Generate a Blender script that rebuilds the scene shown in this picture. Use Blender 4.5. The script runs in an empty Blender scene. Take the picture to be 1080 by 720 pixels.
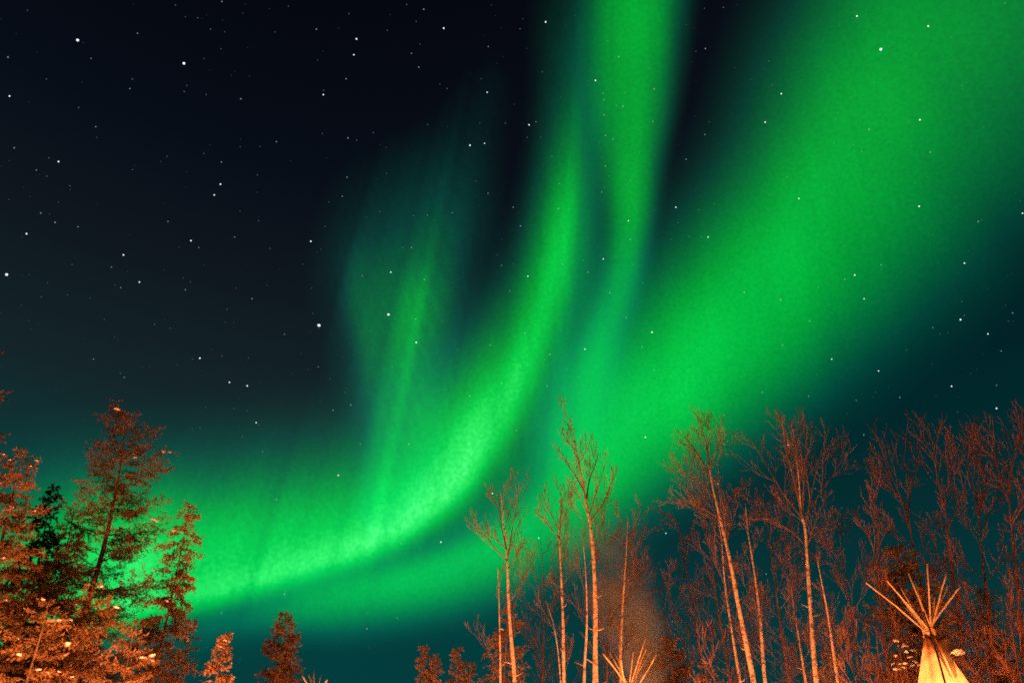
import bpy, math, random
import numpy as np
from mathutils import Vector, Matrix, noise as mnoise

R = math.radians
S = bpy.context.scene
COL = S.collection

# ---------------------------------------------------------------- camera
EYE = Vector((0.0, 0.0, 1.6))
PITCH = R(31.0)
FPX = 800.0                      # focal length in pixels of the 1080 px wide photograph
cam_d = bpy.data.cameras.new("camera")
cam_d.sensor_width = 36.0
cam_d.lens = 36.0 * FPX / 1080.0
cam_d.clip_start = 0.1
cam_d.clip_end = 40000.0
cam = bpy.data.objects.new("camera", cam_d)
COL.objects.link(cam)
cam.location = EYE
cam.rotation_euler = (math.pi / 2 + PITCH, 0, 0)
S.camera = cam

# ---------------------------------------------------------------- exposure and night sky
S.view_settings.view_transform = 'Standard'
S.view_settings.look = 'None'
S.view_settings.exposure = 0.0
S.view_settings.gamma = 1.0
S.view_settings.use_curve_mapping = False
S.cycles.use_denoising = False
S.cycles.filter_width = 1.7
S.cycles.transparent_max_bounces = 32
S.cycles.max_bounces = 6
S.cycles.volume_bounces = 0
S.cycles.volume_step_rate = 2.0
S.cycles.sample_clamp_indirect = 3.0

W = bpy.data.worlds.new("World")
S.world = W
W.use_nodes = True
nt = W.node_tree
nt.nodes.clear()
out = nt.nodes.new("ShaderNodeOutputWorld")
bg = nt.nodes.new("ShaderNodeBackground")
tc = nt.nodes.new("ShaderNodeTexCoord")
sep = nt.nodes.new("ShaderNodeSeparateXYZ")
nt.links.new(tc.outputs["Generated"], sep.inputs[0])
def sky_ramp(stops):
    rmp = nt.nodes.new("ShaderNodeValToRGB")
    els = rmp.color_ramp.elements
    els[0].position, els[1].position = stops[0][0], stops[-1][0]
    els[0].color = (*stops[0][1], 1)
    els[1].color = (*stops[-1][1], 1)
    for pos, c in stops[1:-1]:
        e = els.new(pos)
        e.color = (*c, 1)
    nt.links.new(sep.outputs["Z"], rmp.inputs[0])
    return rmp
west = sky_ramp([(0.0, (0.0006, 0.048, 0.047)), (0.17, (0.0010, 0.047, 0.046)), (0.32, (0.004, 0.036, 0.037)), (0.42, (0.0070, 0.0185, 0.0225)),
                 (0.55, (0.0048, 0.0085, 0.0135)), (0.68, (0.0022, 0.0040, 0.0085)), (0.85, (0.0012, 0.0016, 0.0034)), (1.0, (0.0006, 0.0009, 0.0022))])
east = sky_ramp([(0.0, (0.0012, 0.040, 0.043)), (0.17, (0.0016, 0.037, 0.040)), (0.30, (0.0010, 0.026, 0.029)), (0.42, (0.0004, 0.018, 0.022)),
                 (0.55, (0.0010, 0.0075, 0.0125)), (0.68, (0.0032, 0.0055, 0.0105)), (0.85, (0.0022, 0.0030, 0.0065)), (1.0, (0.001, 0.0016, 0.004))])
azi = nt.nodes.new("ShaderNodeMapRange")
azi.interpolation_type = 'SMOOTHSTEP'
azi.inputs[1].default_value = -0.35
azi.inputs[2].default_value = 0.45
nt.links.new(sep.outputs["X"], azi.inputs[0])
mix = nt.nodes.new("ShaderNodeMix")
mix.data_type = 'RGBA'
nt.links.new(azi.outputs[0], mix.inputs[0])
nt.links.new(west.outputs[0], mix.inputs[6])
nt.links.new(east.outputs[0], mix.inputs[7])
nt.links.new(mix.outputs[2], bg.inputs["Color"])
bg.inputs["Strength"].default_value = 1.0
nt.links.new(bg.outputs[0], out.inputs[0])

# ---------------------------------------------------------------- pixel (of the photograph) -> world
CP, SP = math.cos(PITCH), math.sin(PITCH)
def ray(px, py):
    u, v = (px - 540.0) / FPX, (360.0 - py) / FPX
    return Vector((u, CP - v * SP, SP + v * CP))
def at(px, py, Y):
    d = ray(px, py)
    return EYE + d * (Y / d.y)

# ---------------------------------------------------------------- small tools
def tag(o, label=None, cat=None, group=None, kind=None):
    if label: o["label"] = label
    if cat: o["category"] = cat
    if group: o["group"] = group
    if kind: o["kind"] = kind
    return o

def empty(name, loc):
    o = bpy.data.objects.new(name, None)
    o.empty_display_size = 0.3
    COL.objects.link(o)
    o.location = loc
    return o

class MB:
    def __init__(self, origin=(0, 0, 0)):
        self.v, self.f = [], []
        self.o = Vector(origin)
    def add(self, verts, faces):
        b = len(self.v)
        self.v.extend(verts)
        self.f.extend([tuple(i + b for i in f) for f in faces])
    def tube(self, pts, rad, n=5, cap=True):
        b = len(self.v)
        m = len(pts)
        t0 = (pts[-1] - pts[0])
        ref = Vector((0, 1, 0)) if abs(t0.normalized().y) < 0.8 else Vector((1, 0, 0))
        for i in range(m):
            t = pts[min(i + 1, m - 1)] - pts[max(i - 1, 0)]
            if t.length < 1e-9: t = t0
            t.normalize()
            a = t.cross(ref)
            if a.length < 1e-4: a = t.cross(Vector((0.3, 0.5, 0.8)))
            a.normalize()
            c = t.cross(a)
            for k in range(n):
                an = 2 * math.pi * k / n
                self.v.append(pts[i] + a * (math.cos(an) * rad[i]) + c * (math.sin(an) * rad[i]))
        for i in range(m - 1):
            for k in range(n):
                k2 = (k + 1) % n
                self.f.append((b + i * n + k, b + i * n + k2, b + (i + 1) * n + k2, b + (i + 1) * n + k))
        if cap:
            self.f.append(tuple(b + k for k in range(n))[::-1])
            self.f.append(tuple(b + (m - 1) * n + k for k in range(n)))
    def build(self, name, mat, parent=None, smooth=False):
        me = bpy.data.meshes.new(name)
        o0 = self.o
        me.from_pydata([v - o0 for v in self.v], [], self.f)
        if mat: me.materials.append(mat)
        if smooth:
            me.polygons.foreach_set("use_smooth", [True] * len(me.polygons))
        me.update()
        o = bpy.data.objects.new(name, me)
        COL.objects.link(o)
        if parent: o.parent = parent
        else: o.location = o0
        return o

def rvec(rng):
    while True:
        v = Vector((rng.uniform(-1, 1), rng.uniform(-1, 1), rng.uniform(-1, 1)))
        if 0.05 < v.length < 1: return v.normalized()

ICO_V, ICO_F = [], []
def _ico():
    import bmesh
    bm = bmesh.new()
    bmesh.ops.create_icosphere(bm, subdivisions=2, radius=1.0)
    for v in bm.verts: ICO_V.append(v.co.copy())
    for f in bm.faces: ICO_F.append(tuple(v.index for v in f.verts))
    bm.free()
_ico()
LUMPS = []
def lump(parent, base, c, rx, rz, rng):
    """an uneven cushion of snow lying on a branch"""
    if not LUMPS:
        r2 = random.Random(8)
        for _ in range(6):
            sft = Vector((r2.uniform(0, 50), r2.uniform(0, 50), 0))
            me = bpy.data.meshes.new("snow_clump")
            vs = []
            for v in ICO_V:
                k = 1 + 0.5 * mnoise.noise(v * 1.6 + sft)
                vs.append(Vector((v.x * k, v.y * k, v.z * k * (1.0 if v.z > 0 else 0.55))))
            me.from_pydata(vs, [], ICO_F)
            me.polygons.foreach_set("use_smooth", [True] * len(me.polygons))
            me.materials.append(M['snow'])
            LUMPS.append(me)
    o = bpy.data.objects.new("snow_clump", rng.choice(LUMPS))
    COL.objects.link(o)
    o.parent = parent
    o.location = c - base
    o.scale = (rx * rng.uniform(1.0, 1.8), rx * rng.uniform(.6, 1), rz * rng.uniform(.55, .9))
    o.rotation_euler = (rng.uniform(-.3, .3), rng.uniform(-.3, .3), rng.uniform(0, 6.28))

# ---------------------------------------------------------------- materials
def mat(name):
    m = bpy.data.materials.new(name)
    m.use_nodes = True
    return m, m.node_tree, m.node_tree.nodes["Principled BSDF"]

def noisy(name, c1, c2, scale, rough=0.9, detail=4, vec_scale=(1, 1, 1), bump=0.0, bump_d=0.02, p0=0.35, p1=0.65):
    m, t, b = mat(name)
    tc = t.nodes.new("ShaderNodeTexCoord")
    mp = t.nodes.new("ShaderNodeMapping")
    mp.inputs["Scale"].default_value = vec_scale
    nz = t.nodes.new("ShaderNodeTexNoise")
    nz.inputs["Scale"].default_value = scale
    nz.inputs["Detail"].default_value = detail
    rp = t.nodes.new("ShaderNodeValToRGB")
    rp.color_ramp.elements[0].position = p0
    rp.color_ramp.elements[1].position = p1
    rp.color_ramp.elements[0].color = (*c1, 1)
    rp.color_ramp.elements[1].color = (*c2, 1)
    t.links.new(tc.outputs["Object"], mp.inputs[0])
    t.links.new(mp.outputs[0], nz.inputs["Vector"])
    t.links.new(nz.outputs["Fac"], rp.inputs[0])
    t.links.new(rp.outputs[0], b.inputs["Base Color"])
    b.inputs["Roughness"].default_value = rough
    b.inputs["Specular IOR Level"].default_value = 0.2
    if bump:
        bp = t.nodes.new("ShaderNodeBump")
        bp.inputs["Strength"].default_value = bump
        bp.inputs["Distance"].default_value = bump_d
        t.links.new(nz.outputs["Fac"], bp.inputs["Height"])
        t.links.new(bp.outputs[0], b.inputs["Normal"])
    return m

M = {}
M['snow'] = noisy("snow", (0.66, 0.67, 0.70), (0.80, 0.81, 0.84), 3.0, 0.6, bump=0.3)
M['ground'] = noisy("trodden_snow", (0.62, 0.64, 0.68), (0.82, 0.83, 0.86), 0.6, 0.7, bump=0.6, bump_d=0.15)
M['bark'] = noisy("spruce_bark", (0.05, 0.035, 0.025), (0.16, 0.10, 0.07), 9.0, 0.95, vec_scale=(1, 1, 0.25), bump=0.8)
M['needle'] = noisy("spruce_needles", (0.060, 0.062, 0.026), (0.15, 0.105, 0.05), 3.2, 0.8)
M['needle_shaded'] = noisy("shaded_spruce_needles", (0.020, 0.036, 0.018), (0.040, 0.06, 0.028), 3.2, 0.8)  # shade put into the needle colour, for the spruce outside the light
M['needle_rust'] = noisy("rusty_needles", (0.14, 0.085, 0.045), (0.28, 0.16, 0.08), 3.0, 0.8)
M['needle_larch'] = noisy("larch_needles", (0.075, 0.045, 0.026), (0.16, 0.092, 0.05), 3.0, 0.8)
M['twig'] = noisy("bare_twigs", (0.05, 0.032, 0.024), (0.12, 0.072, 0.054), 6.0, 0.9)
M['twig_red'] = noisy("red_willow_twigs", (0.045, 0.020, 0.016), (0.13, 0.058, 0.042), 2.0, 0.85)
M['pole'] = noisy("peeled_pole_wood", (0.30, 0.19, 0.11), (0.62, 0.46, 0.30), 7.0, 0.7, vec_scale=(4, 4, 0.8), p0=0.3, p1=0.6)
def leafy(name):
    '''needles let some of the light through'''
    t = M[name].node_tree
    b = t.nodes["Principled BSDF"]
    tr = t.nodes.new("ShaderNodeBsdfTranslucent")
    t.links.new(b.inputs["Base Color"].links[0].from_socket, tr.inputs["Color"])
    mx = t.nodes.new("ShaderNodeMixShader")
    mx.inputs[0].default_value = 0.45
    t.links.new(b.outputs[0], mx.inputs[1])
    t.links.new(tr.outputs[0], mx.inputs[2])
    t.links.new(mx.outputs[0], t.nodes["Material Output"].inputs[0])
for n_ in ('needle', 'needle_shaded', 'needle_rust', 'needle_larch'): leafy(n_)
M['pole_dark'] = noisy("dark_pole_wood", (0.03, 0.02, 0.015), (0.07, 0.045, 0.03), 7.0, 0.8)

def birch_mat():
    m, t, b = mat("birch_bark")
    tc = t.nodes.new("ShaderNodeTexCoord")
    mp = t.nodes.new("ShaderNodeMapping")
    mp.inputs["Scale"].default_value = (5.0, 5.0, 8.5)
    nz = t.nodes.new("ShaderNodeTexNoise")
    nz.inputs["Scale"].default_value = 1.6
    nz.inputs["Detail"].default_value = 5
    nz.inputs["Roughness"].default_value = 0.65
    rp = t.nodes.new("ShaderNodeValToRGB")
    e = rp.color_ramp.elements
    e[0].position, e[1].position = 0.38, 0.60
    e[0].color = (0.07, 0.05, 0.04, 1)
    e[1].color = (0.45, 0.37, 0.31, 1)
    x = e.new(0.44); x.color = (0.27, 0.20, 0.155, 1)
    t.links.new(tc.outputs["Object"], mp.inputs[0])
    t.links.new(mp.outputs[0], nz.inputs["Vector"])
    t.links.new(nz.outputs["Fac"], rp.inputs[0])
    t.links.new(rp.outputs[0], b.inputs["Base Color"])
    b.inputs["Roughness"].default_value = 0.75
    return m
M['birch'] = birch_mat()

def canvas_mat():
    m, t, b = mat("tipi_canvas")
    nz = t.nodes.new("ShaderNodeTexNoise")
    tc = t.nodes.new("ShaderNodeTexCoord")
    t.links.new(tc.outputs["Object"], nz.inputs["Vector"])
    nz.inputs["Scale"].default_value = 2.6
    nz.inputs["Detail"].default_value = 6
    rp = t.nodes.new("ShaderNodeValToRGB")
    rp.color_ramp.elements[0].position = 0.3
    rp.color_ramp.elements[1].position = 0.62
    rp.color_ramp.elements[0].color = (0.46, 0.36, 0.25, 1)
    rp.color_ramp.elements[1].color = (0.76, 0.68, 0.54, 1)
    t.links.new(nz.outputs["Fac"], rp.inputs[0])
    sp = t.nodes.new("ShaderNodeSeparateXYZ")
    t.links.new(tc.outputs["Object"], sp.inputs[0])
    n2 = t.nodes.new("ShaderNodeTexNoise"); n2.inputs["Scale"].default_value = 3.5; n2.inputs["Detail"].default_value = 5
    t.links.new(tc.outputs["Object"], n2.inputs["Vector"])
    hz = t.nodes.new("ShaderNodeMath"); hz.operation = 'MULTIPLY_ADD'
    hz.inputs[1].default_value = 1.1
    t.links.new(n2.outputs["Fac"], hz.inputs[0]); t.links.new(sp.outputs["Z"], hz.inputs[2])
    st = t.nodes.new("ShaderNodeMapRange")
    st.inputs[1].default_value = 4.3; st.inputs[2].default_value = 5.2
    t.links.new(hz.outputs[0], st.inputs[0])
    soot = t.nodes.new("ShaderNodeMix"); soot.data_type = 'RGBA'
    soot.inputs[7].default_value = (0.20, 0.10, 0.05, 1)
    t.links.new(st.outputs[0], soot.inputs[0]); t.links.new(rp.outputs[0], soot.inputs[6])
    rp = type("o", (), {"outputs": [soot.outputs[2]]})
    t.links.new(rp.outputs[0], b.inputs["Base Color"])
    b.inputs["Roughness"].default_value = 0.9
    tr = t.nodes.new("ShaderNodeBsdfTranslucent")
    t.links.new(rp.outputs[0], tr.inputs["Color"])
    mx = t.nodes.new("ShaderNodeMixShader")
    mx.inputs[0].default_value = 0.6
    t.links.new(b.outputs[0], mx.inputs[1])
    t.links.new(tr.outputs[0], mx.inputs[2])
    t.links.new(mx.outputs[0], t.nodes["Material Output"].inputs[0])
    return m
M['canvas'] = canvas_mat()

def emit_mat(name, col, strength):
    m = bpy.data.materials.new(name)
    m.use_nodes = True
    t = m.node_tree
    t.nodes.clear()
    o = t.nodes.new("ShaderNodeOutputMaterial")
    e = t.nodes.new("ShaderNodeEmission")
    e.inputs[0].default_value = (*col, 1)
    e.inputs[1].default_value = strength
    t.links.new(e.outputs[0], o.inputs[0])
    m.cycles.emission_sampling = 'NONE'
    return m

def aurora_mat(teal=1.0):
    """light given off by thin glowing air: adds to whatever shines behind it"""
    m = bpy.data.materials.new("aurora_glow")
    m.use_nodes = True
    t = m.node_tree
    t.nodes.clear()
    o = t.nodes.new("ShaderNodeOutputMaterial")
    at_ = t.nodes.new("ShaderNodeAttribute")
    at_.attribute_name = "excitation"
    rp = t.nodes.new("ShaderNodeValToRGB")
    st = [(0.0, (0, 0, 0)), (0.05, (0.0, 0.042, 0.020)), (0.15, (0.0, 0.14, 0.025)), (0.35, (0.0, 0.35, 0.026)),
          (0.6, (0.0, 0.60, 0.048)), (0.85, (0.025, 0.86, 0.11)), (1.0, (0.075, 1.0, 0.19))]
    e = rp.color_ramp.elements
    e[0].color = (*st[0][1], 1)
    e[1].color = (*st[-1][1], 1)
    for p, c in st[1:-1]:
        x = e.new(p); x.color = (c[0], c[1], c[2] * teal, 1)
    em = t.nodes.new("ShaderNodeEmission")
    tr = t.nodes.new("ShaderNodeBsdfTransparent")
    ad = t.nodes.new("ShaderNodeAddShader")
    # faint flicker of the glowing air
    tc = t.nodes.new("ShaderNodeTexCoord")
    nz = t.nodes.new("ShaderNodeTexNoise")
    nz.inputs["Scale"].default_value = 0.035
    nz.inputs["Detail"].default_value = 3
    mr = t.nodes.new("ShaderNodeMapRange")
    mr.inputs[1].default_value = 0.3
    mr.inputs[2].default_value = 0.7
    mr.inputs[3].default_value = 0.9
    mr.inputs[4].default_value = 1.1
    t.links.new(tc.outputs["Object"], nz.inputs["Vector"])
    t.links.new(nz.outputs["Fac"], mr.inputs[0])
    mu = t.nodes.new("ShaderNodeMath"); mu.operation = 'MULTIPLY'
    t.links.new(at_.outputs["Fac"], mu.inputs[0])
    t.links.new(mr.outputs[0], mu.inputs[1])
    t.links.new(mu.outputs[0], rp.inputs[0])
    t.links.new(rp.outputs[0], em.inputs[0])
    t.links.new(em.outputs[0], ad.inputs[0])
    t.links.new(tr.outputs[0], ad.inputs[1])
    t.links.new(ad.outputs[0], o.inputs[0])
    m.cycles.emission_sampling = 'NONE'
    return m
M['aurora'] = aurora_mat()
M['aurora_teal'] = aurora_mat(1.35)

# ---------------------------------------------------------------- ground
def ground():
    mb = MB()
    n, ext = 60, 1500.0
    xs = [math.copysign(abs(i / n * 2 - 1) ** 2.6, i / n * 2 - 1) * ext for i in range(n + 1)]
    for y in xs:
        for x in xs:
            r = math.hypot(x, y)
            z = 0.25 * mnoise.noise(Vector((x * 0.05, y * 0.05, 1.7))) * min(1, max(0, (r - 6) / 40))
            mb.v.append(Vector((x, y, z)))
    for j in range(n):
        for i in range(n):
            a = j * (n + 1) + i
            mb.f.append((a, a + 1, a + n + 2, a + n + 1))
    o = mb.build("ground", M['ground'], smooth=True)
    tag(o, kind="structure")
ground()

# ---------------------------------------------------------------- camp lights and added fill lamps (all stand below the lower edge of the picture)
def lamp(loc, power, col=(1.0, 0.34, 0.085), size=0.25):
    l = bpy.data.lights.new("camp_and_fill_light", 'POINT')
    l.energy = power
    l.color = col
    l.shadow_soft_size = size
    o = bpy.data.objects.new("camp_and_fill_light", l)
    COL.objects.link(o)
    o.location = loc
    return o
WARM = (1.0, 0.285, 0.08)
lamp((-5.9, 10.4, 0.9), 7500, WARM)
lamp((-3.2, 13.0, 0.8), 1000, WARM)
lamp((1.3, 15.6, 0.7), 1000, WARM)
lamp((5.4, 15.2, 0.7), 1000, WARM)
lamp((8.2, 11.2, 0.9), 2800, (1.0, 0.27, 0.065))
lamp((11.6, 15.6, 0.6), 700, (1.0, 0.24, 0.055))
lamp((10.0, 19.7, 0.5), 1000, (1.0, 0.27, 0.06))  # added fill lamp, brightens the spruce behind the right tipi from below
lamp((4.3, 21.9, 0.5), 1000, (1.0, 0.38, 0.16))  # added fill lamp under the smoke to make it glow
lamp((-4.4, 17.0, 0.6), 700, WARM)  # added fill lamp to lift the pole tips of the left tipi
lamp((3.7, 17.5, 0.5), 1350, (1.0, 0.29, 0.08))  # fill lamp put in for middle tipi poles, smoke and background trees
lamp((8.1, 18.7, 0.6), 1500, (1.0, 0.25, 0.065))  # fill lamp put in for the background trees and spruce by the right tipi

# ---------------------------------------------------------------- aurora
def seg_field(X, Y, pts, p):
    best = np.full(X.shape, 1e18)
    sg = np.zeros(X.shape)
    wl = np.ones(X.shape); wr = np.ones(X.shape); I = np.zeros(X.shape)
    for (x0, y0, a0, b0, i0), (x1, y1, a1, b1, i1) in zip(pts[:-1], pts[1:]):
        dx, dy = x1 - x0, y1 - y0
        L2 = dx * dx + dy * dy
        t = np.clip(((X - x0) * dx + (Y - y0) * dy) / L2, 0, 1)
        qx, qy = X - (x0 + t * dx), Y - (y0 + t * dy)
        d2 = qx * qx + qy * qy
        m = d2 < best
        best = np.where(m, d2, best)
        cr = dx * qy - dy * qx
        sg = np.where(m, cr, sg)
        wl = np.where(m, a0 + (a1 - a0) * t, wl)
        wr = np.where(m, b0 + (b1 - b0) * t, wr)
        I = np.where(m, i0 + (i1 - i0) * t, I)
    d = np.sqrt(best)
    k = 1 / (1 + np.exp(-np.clip(np.sign(sg) * d / 6.0, -30, 30)))
    w = wr + (wl - wr) * k
    return I * np.exp(-(d / w) ** p)

def spline(pts, n=10):
    """Catmull-Rom through the control rows"""
    P = [np.array(p, float) for p in pts]
    P = [2 * P[0] - P[1]] + P + [2 * P[-1] - P[-2]]
    o = []
    for i in range(1, len(P) - 2):
        for k in range(n):
            t = k / n
            a, b, c, d = P[i - 1], P[i], P[i + 1], P[i + 2]
            o.append(0.5 * ((2 * b) + (c - a) * t + (2 * a - 5 * b + 4 * c - d) * t * t + (3 * b - a - 3 * c + d) * t ** 3))
    o.append(P[-2])
    return [(q[0], q[1], max(q[2], 4), max(q[3], 4), max(q[4], 0)) for q in o]

def blur(D, k):
    ker = np.exp(-0.5 * (np.arange(-3 * k, 3 * k + 1) / k) ** 2)
    ker /= ker.sum()
    D = np.apply_along_axis(lambda r: np.convolve(r, ker, 'same'), 0, D)
    return np.apply_along_axis(lambda r: np.convolve(r, ker, 'same'), 1, D)

AR = np.random.default_rng(5)
ray_tab = AR.normal(size=4000)
def rays(X, Y):
    """fine rays fanning out of the magnetic zenith"""
    ang = np.arctan2(X - 660, Y + 750)
    tot = np.zeros(X.shape)
    for fr, am in ((42, 0.35), (110, 0.8), (300, 0.55), (650, 0.35)):
        q = (ang + 1.6) * fr
        i = np.floor(q).astype(int)
        f = q - i
        f = f * f * (3 - 2 * f)
        tot += am * (ray_tab[i % 4000] * (1 - f) + ray_tab[(i + 1) % 4000] * f)
    return tot / 1.3

STEP = 5
def aurora(name, label, bands, dist, ray_amp=0.06, bl=1.2, m='aurora'):
    xs = np.arange(-260, 1345, STEP, dtype=float)
    ys = np.arange(-260, 761, STEP, dtype=float)
    X, Y = np.meshgrid(xs, ys)
    D = np.zeros(X.shape)
    for pts, p in bands:
        D += seg_field(X, Y, spline(pts), p)
    D = blur(D, bl)
    D *= 1 + ray_amp * rays(X, Y)
    wob = np.zeros(X.shape)                     # slow swelling and fading along the curtains
    for _ in range(7):
        a_, l_, p_ = AR.uniform(0, 6.28), AR.uniform(90, 240), AR.uniform(0, 6.28)
        wob += np.sin((X * math.cos(a_) + Y * math.sin(a_)) * 2 * math.pi / l_ + p_)
    D *= 1 + 0.018 * wob
    D = np.clip(D - 0.004, 0, None)
    keep = D > 0
    mb = MB()
    idx = {}
    vals = []
    H, Wd = D.shape
    for j in range(H - 1):
        for i in range(Wd - 1):
            if keep[j:j + 2, i:i + 2].any():
                q = []
                for (a, b) in ((j, i), (j + 1, i), (j + 1, i + 1), (j, i + 1)):
                    if (a, b) not in idx:
                        idx[(a, b)] = len(mb.v)
                        mb.v.append(EYE + ray(xs[b], ys[a]).normalized() * dist)
                        vals.append(float(D[a, b]))
                    q.append(idx[(a, b)])
                mb.f.append(tuple(q))
    o = mb.build(name, M[m], smooth=True)
    at_ = o.data.attributes.new("excitation", 'FLOAT', 'POINT')
    at_.data.foreach_set("value", vals)
    tag(o, label, "aurora", "aurora curtains in the night sky")
    return o

aurora("aurora_curtain", "bright green aurora ribbon curving down the middle and sweeping left into the brightest low arc", [
    ([(580, -200, 30, 24, .005), (592, -80, 30, 24, .012), (600, 20, 28, 24, .03), (606, 100, 26, 22, .09), (605, 160, 24, 18, .22), (597, 235, 26, 21, .38),
      (584, 300, 30, 23, .42), (565, 360, 40, 23, .41), (540, 420, 56, 20, .45), (506, 480, 66, 15, .58), (458, 535, 60, 14, .52),
      (400, 574, 56, 13, .46), (320, 603, 48, 11, .42), (250, 623, 46, 10, .40), (190, 636, 50, 10, .38), (120, 650, 54, 14, .46), (20, 675, 60, 20, .3), (-150, 700, 60, 20, .15)], 1.75),
    ([(470, 470, 60, 40, .05), (410, 520, 60, 40, .12), (330, 550, 60, 40, .24), (230, 570, 60, 50, .38), (140, 588, 66, 55, .52), (40, 605, 70, 55, .36), (-100, 640, 60, 50, .1)], 1.9),
    ([(690, 240, 50, 40, .0), (640, 330, 70, 50, .06), (590, 430, 80, 60, .15), (520, 510, 90, 60, .18), (420, 570, 100, 60, .10), (280, 600, 110, 60, .07), (120, 620, 110, 60, .06), (-60, 640, 110, 60, .03)], 2.0),
    ([(525, 440, 12, 10, .0), (500, 490, 16, 10, .10), (460, 534, 22, 10, .26), (400, 571, 18, 10, .33), (320, 599, 15, 9, .31), (250, 619, 13, 9, .27), (190, 633, 13, 9, .22), (110, 650, 18, 10, .1)], 1.6),
    ([(600, 180, 10, 10, .03), (594, 240, 11, 9, .16), (584, 300, 12, 9, .20), (566, 360, 13, 10, .20), (543, 420, 14, 11, .16), (505, 470, 14, 12, .05)], 1.8),
    ([(566, 330, 10, 9, .0), (540, 390, 10, 9, .11), (505, 440, 11, 10, .13), (470, 490, 14, 12, .10), (430, 530, 16, 12, .06)], 1.8),
], 6000, 0.08)
aurora("aurora_curtain", "straight green aurora column rising to the top edge just right of centre", [
    ([(690, -220, 50, 44, .28), (682, -90, 48, 42, .31), (674, 0, 45, 38, .35), (670, 100, 40, 32, .37), (668, 180, 26, 22, .38), (666, 240, 19, 18, .36),
      (657, 300, 18, 15, .33), (641, 350, 18, 16, .29), (625, 400, 20, 20, .22), (606, 450, 22, 22, .12), (590, 500, 25, 25, .02)], 2.6),
    ([(625, 40, 20, 20, .015), (628, 120, 20, 20, .04), (626, 220, 20, 20, .06), (618, 300, 20, 20, .08), (604, 380, 20, 20, .10), (584, 450, 20, 16, .06)], 2.0),
], 6300, 0.05)
aurora("aurora_curtain", "broad green aurora band slanting from the upper right corner down behind the birches", [
    ([(1190, -240, 150, 190, .17), (1080, -110, 130, 170, .22), (990, 0, 105, 165, .29), (915, 110, 88, 150, .35), (868, 200, 78, 128, .40), (813, 290, 78, 100, .47), (752, 368, 78, 80, .53),
      (692, 430, 70, 64, .58), (635, 490, 56, 54, .54), (578, 545, 30, 48, .42), (500, 590, 22, 40, .42), (415, 616, 20, 34, .44), (345, 632, 20, 30, .34), (270, 650, 18, 18, 0.12), (180, 675, 18, 14, .0)], 2.1),
], 6600, 0.02)
aurora("aurora_curtain", "faint teal aurora plume of two streaks hanging left of the middle ribbon", [
    ([(535, 20, 30, 24, .0), (520, 90, 38, 26, .008), (500, 155, 52, 30, .018), (478, 210, 66, 38, .044), (458, 262, 66, 40, .09), (440, 320, 60, 44, .125), (425, 390, 44, 46, .11), (418, 460, 34, 40, .08), (408, 530, 28, 34, .06)], 1.7),
    ([(472, 230, 22, 22, .008), (456, 280, 22, 24, .045), (440, 330, 20, 26, .18), (434, 380, 18, 26, .19), (432, 440, 16, 26, .11), (424, 510, 18, 24, .06)], 1.8),
    ([(378, 250, 12, 30, .008), (380, 310, 12, 26, .065), (388, 350, 12, 24, .085), (400, 410, 12, 20, .06), (404, 470, 9, 16, .11), (402, 520, 9, 16, .12), (396, 555, 9, 16, .05)], 1.8),
], 6900, 0.15, m='aurora_teal')

# ---------------------------------------------------------------- stars
STAR_R = 9000.0
star_me = bpy.data.meshes.new("star")
import bmesh as _bm
b_ = _bm.new(); _bm.ops.create_icosphere(b_, subdivisions=1, radius=1.0); b_.to_mesh(star_me); b_.free()
SM = {3: emit_mat("star_bright", (0.92, 0.96, 1.0), 1.3), 2: emit_mat("star_medium", (0.85, 0.95, 1.0), 0.30), 1: emit_mat("star_faint", (0.75, 0.9, 0.95), 0.11)}
star_mesh = {}
for k in SM:
    star_mesh[k] = star_me.copy()
    star_mesh[k].name = "star"
    star_mesh[k].materials.append(SM[k])
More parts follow.
